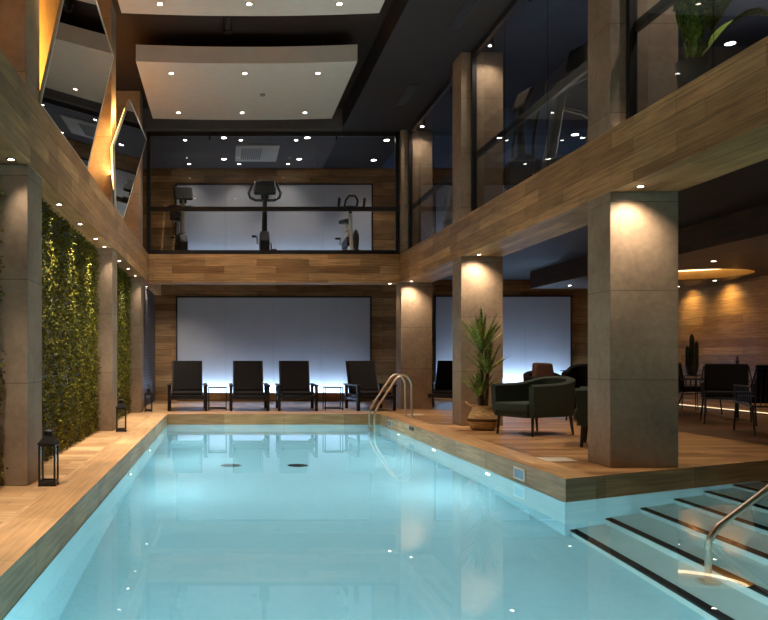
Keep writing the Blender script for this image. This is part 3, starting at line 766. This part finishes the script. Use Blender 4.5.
bk = make_tub('charcoal'); bk.location = (6.55, 14.4, 0); bk.rotation_euler.z = math.radians(-30); bk.scale = (1, 1, 1.2)
bk['label'] = 'charcoal tub chair just left of the near pillar, behind the green armchairs'; bk['group'] = 'lounge chairs behind the green armchair'

dup(bk, (6.35, 15.7, 0), math.radians(8), 'charcoal tub chair with a brown cushion, behind the green armchair', 'lounge chairs behind the green armchair').scale = (1, 1, 1.02)
o = MB().prism([(-.2, 0), (.2, 0), (.21, .3), (.19, .53), (-.19, .55), (-.21, .28)], -.07, .07, axis='Y').build('throw_cushion', M['brownleather'], smooth=60, bevel=.05, seg=4)
o.location = (6.22, 15.55, .487); o.rotation_euler = (-.12, 0, .1)
tag(o, 'brown cushion standing in the charcoal chair behind the green armchair', 'cushion')

def round_table(loc, r, h, label):
    t = thing('round_table', label, 'table', loc, 0, 'round lounge tables')
    MB().lathe([(r-.01, h-.022), (r, h-.015), (r, h-.005), (r-.008, h), (0, h)], n=32).build('table_top', M['black'], t)
    MB().cyl((0, 0, .02), (0, 0, h-.02), .03, 14).build('pedestal', M['black'], t)
    MB().lathe([(r*.62, 0), (r*.62, .012), (.05, .03), (0, .03)], n=32).build('base', M['black'], t)
    return t
round_table((6.9, 15.75, 0), .26, .88, 'round dark table between the brown and charcoal lounge chairs')
round_table((9.3, 14.5, 0), .32, .72, 'round dark table among the black wire chairs at the right')

# candle stick on the table
t = thing('candlestick', 'slim dark candlestick on the round table at the right', 'candlestick', (9.3, 14.5, .72))
MB().lathe([(.06, 0), (.06, .01), (.016, .03), (.012, .2), (.02, .24), (.012, .27), (.035, .34), (.04, .35), (0, .35)], n=20).build('stand', M['black'], t)
MB().lathe([(.022, .35), (.022, .43), (0, .435)], n=16).build('candle', M['brownleather'], t)

# ------------------------------------------------------------------ wire armchairs on the right
def make_wire_chair():
    t = thing('wire_armchair', '-', 'armchair')
    fr = MB(); w = .36
    fr.tube([(-w, -.34, .62), (-w, .34, .62), (-w+.04, .40, .86), (w-.04, .40, .86), (w, .34, .62), (w, -.34, .62)], .013, 8)
    fr.tube([(-w, -.34, .62), (-w, -.34, .40), (w, -.34, .40), (w, -.34, .62)], .011, 8)
    fr.tube([(-w, -.34, .40), (-w, .34, .36), (w, .34, .36), (w, -.34, .40)], .011, 8)
    fr.build('frame', M['black'], t)
    wi = MB()
    for i in range(9):
        y = -.34+.085*i
        for sx in (-1, 1): wi.cyl((sx*w, y, .385), (sx*w, y, .62), .006, 6)
    for i in range(11):
        x = -w+.05+.062*i; wi.cyl((x, .345, .37), (x, .395, .86), .006, 6)
    wi.build('wire_sides', M['black'], t)
    MB().box(-w+.03, w-.03, -.33, .3, .4, .49).build('seat_cushion', M['charcoal'], t, bevel=.025, seg=3)
    X = Matrix.Translation((0, .31, .48)) @ Matrix.Rotation(-.14, 4, 'X')
    MB().box(-w+.05, w-.05, -.06, .035, 0, .43, X=X).build('back_cushion', M['charcoal'], t, bevel=.03, seg=3)
    for sx in (-1, 1):
        MB().tube([(sx*.33, -.33, .4), (sx*.35, -.37, 0)], [.016, .012], 8).build('leg', M['black'], t)
        MB().tube([(sx*.33, .3, .37), (sx*.36, .47, 0)], [.016, .012], 8).build('leg', M['black'], t)
    return t
WG = 'black wire armchairs in the right lounge'
wc = make_wire_chair(); wc.location = (8.6, 13.65, 0); wc.rotation_euler.z = math.radians(-28); wc.scale = (1.05, 1.05, 1.12)
wc['label'] = 'black wire armchair with charcoal cushions standing middle of the right lounge'; wc['group'] = WG
dup(wc, (8.17, 11.95, 0), math.radians(165), 'black wire armchair cut off by the right picture edge', WG)
dup(wc, (9.5, 16.2, 0), math.radians(80), 'black wire armchair below the cactus, half behind the near pillar', WG)

# cactus on a stand
t = thing('plant_stand', 'thin legged black stand holding the cactus pot by the oak wall', 'plant stand', (10.0, 17.1, 0))
MB().lathe([(.17, .74), (.18, .745), (.18, .76), (0, .76)], n=28).build('tray', M['black'], t)
for k in range(3):
    a = 2*PI*k/3+.4; MB().tube([(.14*math.cos(a), .14*math.sin(a), .745), (.19*math.cos(a), .19*math.sin(a), 0)], .01, 8).build('leg', M['black'], t)
t = thing('potted_cactus', 'tall dark column cactus in a pot against the oak wall', 'cactus', (10.0, 17.1, .76))
MB().lathe([(.09, 0), (.13, .16), (.135, .2), (.12, .2), (.115, .18), (0, .18)], n=28).build('pot', M['blackplastic'], t)
def cact(b, r, h, lean=0):
    prof = []; m = MB(); n = 20
    for i in range(12):
        u = i/11; prof.append((r*(1 if u < .8 else math.sqrt(max(0, 1-((u-.8)/.2)**2))), h*u))
    vs_ = []; fs = []
    for rr, z in prof:
        for k in range(n):
            q = rr*(1+.14*(1 if k % 2 else -1)); vs_.append((b[0]+q*math.cos(2*PI*k/n)+lean*z, b[1]+q*math.sin(2*PI*k/n), b[2]+z))
    for i in range(11):
        for k in range(n): fs.append((i*n+k, i*n+(k+1) % n, (i+1)*n+(k+1) % n, (i+1)*n+k))
    m.add(vs_, fs); return m
for b, r_, h in (((0, 0, .17), .042, .72), ((-.085, .02, .17), .032, .46), ((.09, -.02, .17), .034, .56), ((.02, .08, .17), .03, .4)):
    cact(b, r_, h).build('stem', M['cactus'], t, smooth=60)

# led strip along right wall
t = thing('light_strip', 'warm glowing strip light at the foot of the oak right wall', 'strip light', (10.72, 15.2, 0))
MB().box(-.04, .17, -5.5, 5.5, 0, .02).build('channel', M['black'], t)
MB().box(0.02, .06, -5.45, 5.45, .021, .035).build('diffuser', M['ledwarm'], t)
lo = lamp('AREA', (.06, 0, .06), 20, (1, .72, .4), t, shape='RECTANGLE', size=.05, size_y=10.8); lo.rotation_euler = look((.3, 0, 1))

# ------------------------------------------------------------------ yucca in a belly basket
t = thing('seagrass_basket', 'round woven belly basket holding the yucca at the middle pillar', 'basket', (4.02, 12.42, 0))
bp = [(0, 0), (.15, 0), (.19, .03), (.225, .11), (.23, .16), (.2, .25), (.165, .31), (.17, .37), (.18, .385), (.165, .385), (.15, .31), (0, .3)]
MB().lathe(bp, n=40).build('body', M['basket'], t, smooth=60)
MB().lathe([(.2305, .135), (.237, .15), (.237, .165), (.229, .18)], n=40, cap=False).build('dark_band', M['basketdark'], t, smooth=60)
for s_ in (-1, 1):
    MB().tube([(s_*.175, -.06, .36), (s_*.24, -.04, .41), (s_*.265, 0, .43), (s_*.24, .04, .41), (s_*.175, .06, .36)], .012, 8).build('handle', M['basket'], t)
t = thing('yucca_plant', 'tall spiky yucca with three leaf crowns in the belly basket', 'plant', (4.02, 12.42, .3))
MB().lathe([(.14, .003), (.14, .02), (0, .04)], n=24).build('soil', M['soil'], t)
for cx_, cy_, h, nl, L in ((-.02, .02, .92, 34, .74), (.06, -.03, .58, 26, .62), (-.07, -.05, .22, 22, .58)):
    MB().tube([(cx_*.6, cy_*.6, .01), (cx_*.9, cy_*.8, h*.5), (cx_, cy_, h+.04)], [.035, .03, .026], 10).build('trunk', M['trunk'], t)
    lf = MB()
    for i in range(nl):
        a = i*2.39996+random.uniform(-.2, .2); el = math.radians(random.uniform(40, 86)) if i > 3 else math.radians(random.uniform(70, 88))
        ll = L*random.uniform(.7, 1.); dr = Vector((math.cos(a)*math.cos(el), math.sin(a)*math.cos(el), math.sin(el)))
        z0 = h+.05*(i/nl)-.04; pts = []
        for k in range(7):
            u = k/6; q = Vector((cx_, cy_, z0))+dr*ll*u; q.z -= ll*.16*u*u*math.cos(el); pts.append(q)
        lf.strip(pts, [.02, .03, .034, .031, .024, .014, .001], (-math.sin(a), math.cos(a), 0), cup=.35)
    lf.build('leaf_crown', M['yucca'], t, smooth=60, recalc=False)

# ------------------------------------------------------------------ gallery bikes
def upright_bike(label, x, y, rz, seat=True, loops=False, sc=1.):
    t = thing('exercise_bike', label, 'exercise bike', (x, y, BZ1), rz, 'exercise bikes on the gallery'); t.scale = (sc, sc, sc)
    MB().box(-.26, .26, -.52, -.44, 0, .06).build('front_foot', M['blackplastic'], t, bevel=.015)
    MB().box(-.26, .26, .5, .58, 0, .06).build('rear_foot', M['blackplastic'], t, bevel=.015)
    MB().box(-.05, .05, -.46, .52, .05, .13).build('floor_beam', M['greyplastic'], t, bevel=.015)
    MB().prism([(-.42, .1), (.16, .1), (.2, .3), (.02, .56), (-.3, .56), (-.44, .34)], -.1, .1, axis='X').build('drive_cover', M['blackplastic'], t, bevel=.03, seg=3)
    MB().tube([(0, -.22, .5), (0, -.32, 1.0), (0, -.34, 1.34)], [.06, .05, .045], 14).build('mast', M['blackplastic'] if loops else M['silver'], t)
    MB().cbox((0, -.36, 1.46), (.46 if loops else .44, .08, .32), (-.35, 0, 0)).build('console', M['blackplastic'], t, bevel=.03, seg=3)
    MB().cbox((0, -.318, 1.475), (.3, .012, .15), (-.35, 0, 0)).build('screen', M['screen'], t)
    MB().cbox((0, -.33, 1.28), (.16, .08, .1)).build('console_neck', M['blackplastic'], t, bevel=.015)
    for s_ in (-1, 1):
        if loops: pts = [(s_*.03, -.33, 1.2), (s_*.2, -.35, 1.2), (s_*.31, -.34, 1.26), (s_*.34, -.3, 1.36), (s_*.3, -.26, 1.46), (s_*.27, -.24, 1.56)]
        else: pts = [(s_*.03, -.33, 1.16), (s_*.2, -.3, 1.17), (s_*.27, -.15, 1.2), (s_*.27, .0, 1.22)]
        MB().tube(pts, .028, 10).build('handlebar', M['blackplastic'], t, smooth=60)
        cr = MB().tube([(s_*.1, -.1, .33), (s_*.15, -.1, .33), (s_*.16, -.1+s_*.1, .33-s_*.13)], .018, 8).build('crank', M['silver'], t)
        MB().cbox((s_*.22, -.1+s_*.1, .33-s_*.13), (.1, .12, .035)).build('pedal', M['blackplastic'], cr, bevel=.008)
    if seat:
        MB().tube([(0, .08, .45), (0, .22, .92)], .035, 12).build('seat_post', M['silver'], t)
        MB().prism([(-.13, .36), (.13, .36), (.14, .25), (.05, .06), (-.05, .06), (-.14, .25)], .92, 1.0).build('saddle', M['blackplastic'], t, bevel=.03, seg=3)
        MB().cbox((0, .42, 1.12), (.32, .07, .3), (.1, 0, 0)).build('seat_back', M['blackplastic'], t, bevel=.03, seg=3)
    return t
upright_bike('black upright exercise bike with seat back, leftmost on the gallery', -1.02, 18.6, .25, True, False)
upright_bike('black exercise bike with looped handles and wide console, middle of the gallery', .93, 18.6, 0, False, True, 1.08)
# spin bike
t = thing('spin_bike', 'white framed spinning bike with racing handlebar, rightmost on the gallery', 'exercise bike', (2.87, 18.6, BZ1), .03); t.scale = (1.15, 1.15, 1.15)
MB().box(-.25, .25, -.54, -.46, 0, .06).build('front_foot', M['blackplastic'], t, bevel=.012)
MB().box(-.25, .25, .46, .54, 0, .06).build('rear_foot', M['blackplastic'], t, bevel=.012)
fr = MB(); fr.tube([(0, -.5, .08), (0, -.36, .5), (0, -.3, .86)], .04, 12).tube([(0, -.36, .52), (0, .05, .3), (0, .5, .08)], .04, 12).tube([(0, .05, .3), (0, .2, .72)], .038, 12).tube([(0, -.34, .6), (0, .16, .6)], .03, 12)
fr.build('frame', M['whitemetal'], t)
X = Matrix.Rotation(PI/2, 4, 'Y')
MB().lathe([(.02, -.025), (.2, -.025), (.23, -.015), (.23, .015), (.2, .025), (.02, .025)], (.09, -.42, .3), 32, X=X).build('flywheel', M['blackplastic'], t)
MB().cyl((0, -.42, .3), (.12, -.42, .3), .02, 10).build('axle', M['silver'], t)
MB().prism([(-.5, .2), (.1, .2), (.12, .34), (-.4, .4)], -.1, -.045, axis='X').build('belt_cover', M['blackplastic'], t, bevel=.015)
hb = MB(); hb.tube([(0, -.3, .86), (0, -.32, 1.0)], .03, 10)
hb.tube([(-.25, -.5, 1.14), (-.25, -.42, 1.0), (-.22, -.33, .98), (0, -.32, 1.0), (.22, -.33, .98), (.25, -.42, 1.0), (.25, -.5, 1.14)], .027, 10)
hb.tube([(-.12, -.34, 1.0), (-.12, -.46, 1.1), (-.06, -.5, 1.18), (.06, -.5, 1.18), (.12, -.46, 1.1), (.12, -.34, 1.0)], .022, 10)
hb.build('handlebar', M['black'], t, smooth=60)
MB().prism([(-.12, .34), (.12, .34), (.13, .24), (.035, .04), (-.035, .04), (-.13, .24)], .76, .83).build('saddle', M['blackplastic'], t, bevel=.02, seg=3)
MB().cyl((0, .2, .7), (0, .2, .77), .025, 10).build('seat_post', M['silver'], t)
for s_ in (-1, 1):
    cr = MB().tube([(s_*.09, .02, .3), (s_*.15, .02, .3), (s_*.16, .02+s_*.12, .3-s_*.1)], .016, 8).build('crank', M['silver'], t)
    MB().cbox((s_*.21, .02+s_*.12, .3-s_*.1), (.1, .1, .03)).build('pedal', M['blackplastic'], cr, bevel=.006)

# ------------------------------------------------------------------ gym treadmills and cross trainer
def treadmill(label, x, y, rz):
    t = thing('treadmill', label, 'treadmill', (x, y, BZ1), rz, 'machines behind the gym glass')
    MB().box(-.4, .4, -.9, .95, .05, .2).build('deck', M['blackplastic'], t, bevel=.02)
    MB().box(-.27, .27, -.6, .93, .201, .212).build('belt', M['charcoal'], t)
    for s_ in (-1, 1):
        MB().bar((s_*.37, -.72, .1), (s_*.37, -.46, 1.38), .09, .15, up=(0, 1, 0)).build('upright', M['silver'], t, bevel=.02)
        MB().tube([(s_*.37, -.55, 1.1), (s_*.37, -.1, 1.06), (s_*.37, .1, .98)], .028, 10).build('handrail', M['blackplastic'], t)
        MB().cyl((s_*.2, -.78, 0), (s_*.2, -.78, .06), .04, 12).cyl((s_*.2, .8, 0), (s_*.2, .8, .06), .04, 12).build('foot', M['black'], t)
    MB().prism([(-.86, .12), (-.5, .12), (-.56, .36), (-.8, .34)], -.36, .36, axis='X').build('motor_cover', M['greyplastic'], t, bevel=.03, seg=3)
    MB().cbox((0, -.44, 1.42), (.86, .3, .12), (.5, 0, 0)).build('console', M['blackplastic'], t, bevel=.04, seg=3)
    MB().cbox((0, -.46, 1.66), (.5, .05, .34), (-.25, 0, 0)).build('screen', M['screen'], t, bevel=.015)
    MB().cbox((0, -.5, 1.47), (.14, .05, .12), (-.25, 0, 0)).build('screen_bracket', M['black'], t)
    return t
treadmill('silver and black treadmill behind the glass left of the near upper pillar', 5.15, 10.7, math.radians(-70))
treadmill('black treadmill behind the glass between the far and middle upper pillars', 5.4, 16.6, math.radians(-75))
t = thing('cross_trainer', 'black cross trainer with tall handles behind the glass beside the middle upper pillar', 'cross trainer', (4.95, 12.3, BZ1), math.radians(-80), 'machines behind the gym glass')
MB().box(-.28, .28, -.7, -.6, 0, .08).build('front_foot', M['blackplastic'], t, bevel=.015)
MB().box(-.28, .28, .75, .85, 0, .08).build('rear_foot', M['blackplastic'], t, bevel=.015)
MB().box(-.06, .06, -.62, .78, .07, .16).build('floor_beam', M['silver'], t, bevel=.015)
X = Matrix.Rotation(PI/2, 4, 'Y')
MB().lathe([(.02, -.12), (.28, -.12), (.33, -.08), (.33, .08), (.28, .12), (.02, .12)], (0, -.35, .47), 32, X=X).build('drive_cover', M['blackplastic'], t, smooth=50)
MB().tube([(0, -.4, .6), (0, -.42, 1.2), (0, -.4, 1.5)], [.07, .055, .05], 14).build('mast', M['blackplastic'], t)
MB().cbox((0, -.38, 1.64), (.4, .08, .3), (-.35, 0, 0)).build('console', M['blackplastic'], t, bevel=.03, seg=3)
for s_ in (-1, 1):
    MB().tube([(s_*.3, -.4, .45), (s_*.3, -.38, 1.0), (s_*.31, -.3, 1.4), (s_*.3, -.18, 1.62), (s_*.27, -.14, 1.84)], .024, 10).build('arm_lever', M['blackplastic'], t, smooth=60)
    pa = MB().tube([(s_*.3, -.4, .45), (s_*.26, .1, .3-s_*.05), (s_*.2, .6, .3-s_*.08)], .022, 10).build('pedal_arm', M['silver'], t)
    MB().cbox((s_*.2, .25, .34-s_*.06), (.17, .4, .04), (.03, 0, 0)).build('pedal', M['blackplastic'], pa, bevel=.01)

# big plant upstairs
t = thing('potted_banana_plant', 'big broad leaved plant in a dark pot behind the upper right glass', 'plant', (4.42, 7.55, BZ1))
MB().lathe([(0, 0), (.1, 0), (.14, .45), (.145, .48), (.125, .48), (.12, .44), (0, .43)], n=32).build('pot', M['blackplastic'], t)
MB().lathe([(.118, .442), (0, .45)], n=24).build('soil', M['soil'], t)
for i in range(9):
    a = i*2.39996+.6; h = random.uniform(.75, 1.2); out = random.uniform(.2, .5) if math.cos(a) > .1 and math.sin(a) < .4 else random.uniform(.04, .1); dr = Vector((math.cos(a), math.sin(a), 0))
    st_ = [Vector((0, 0, .43))+dr*.05+Vector((0, 0, 1))*h*.25*u+dr*out*.25*u*u for u in (0, .25, .5, .75, 1)]
    s0 = MB().tube(st_, [.02, .018, .015, .013, .01], 8).build('stalk', M['bigleaf'], t)
    pts = []; b0 = st_[-1]
    for k in range(9):
        u = k/8; pts.append(b0+dr*(out*u+.4*out*u*u)+Vector((0, 0, 1))*(h*.8*u-.3*u*u*u))
    MB().strip(pts, [.01, .07, .115, .13, .13, .12, .095, .055, .002], (-dr.y, dr.x, 0), cup=.25).build('leaf', M['bigleaf'], s0, smooth=60, recalc=False)

# ------------------------------------------------------------------ world
w = bpy.data.worlds.new('hall'); S.world = w; w.use_nodes = True
bg = w.node_tree.nodes['Background']; bg.inputs[0].default_value = (.9, .85, .8, 1); bg.inputs[1].default_value = .0
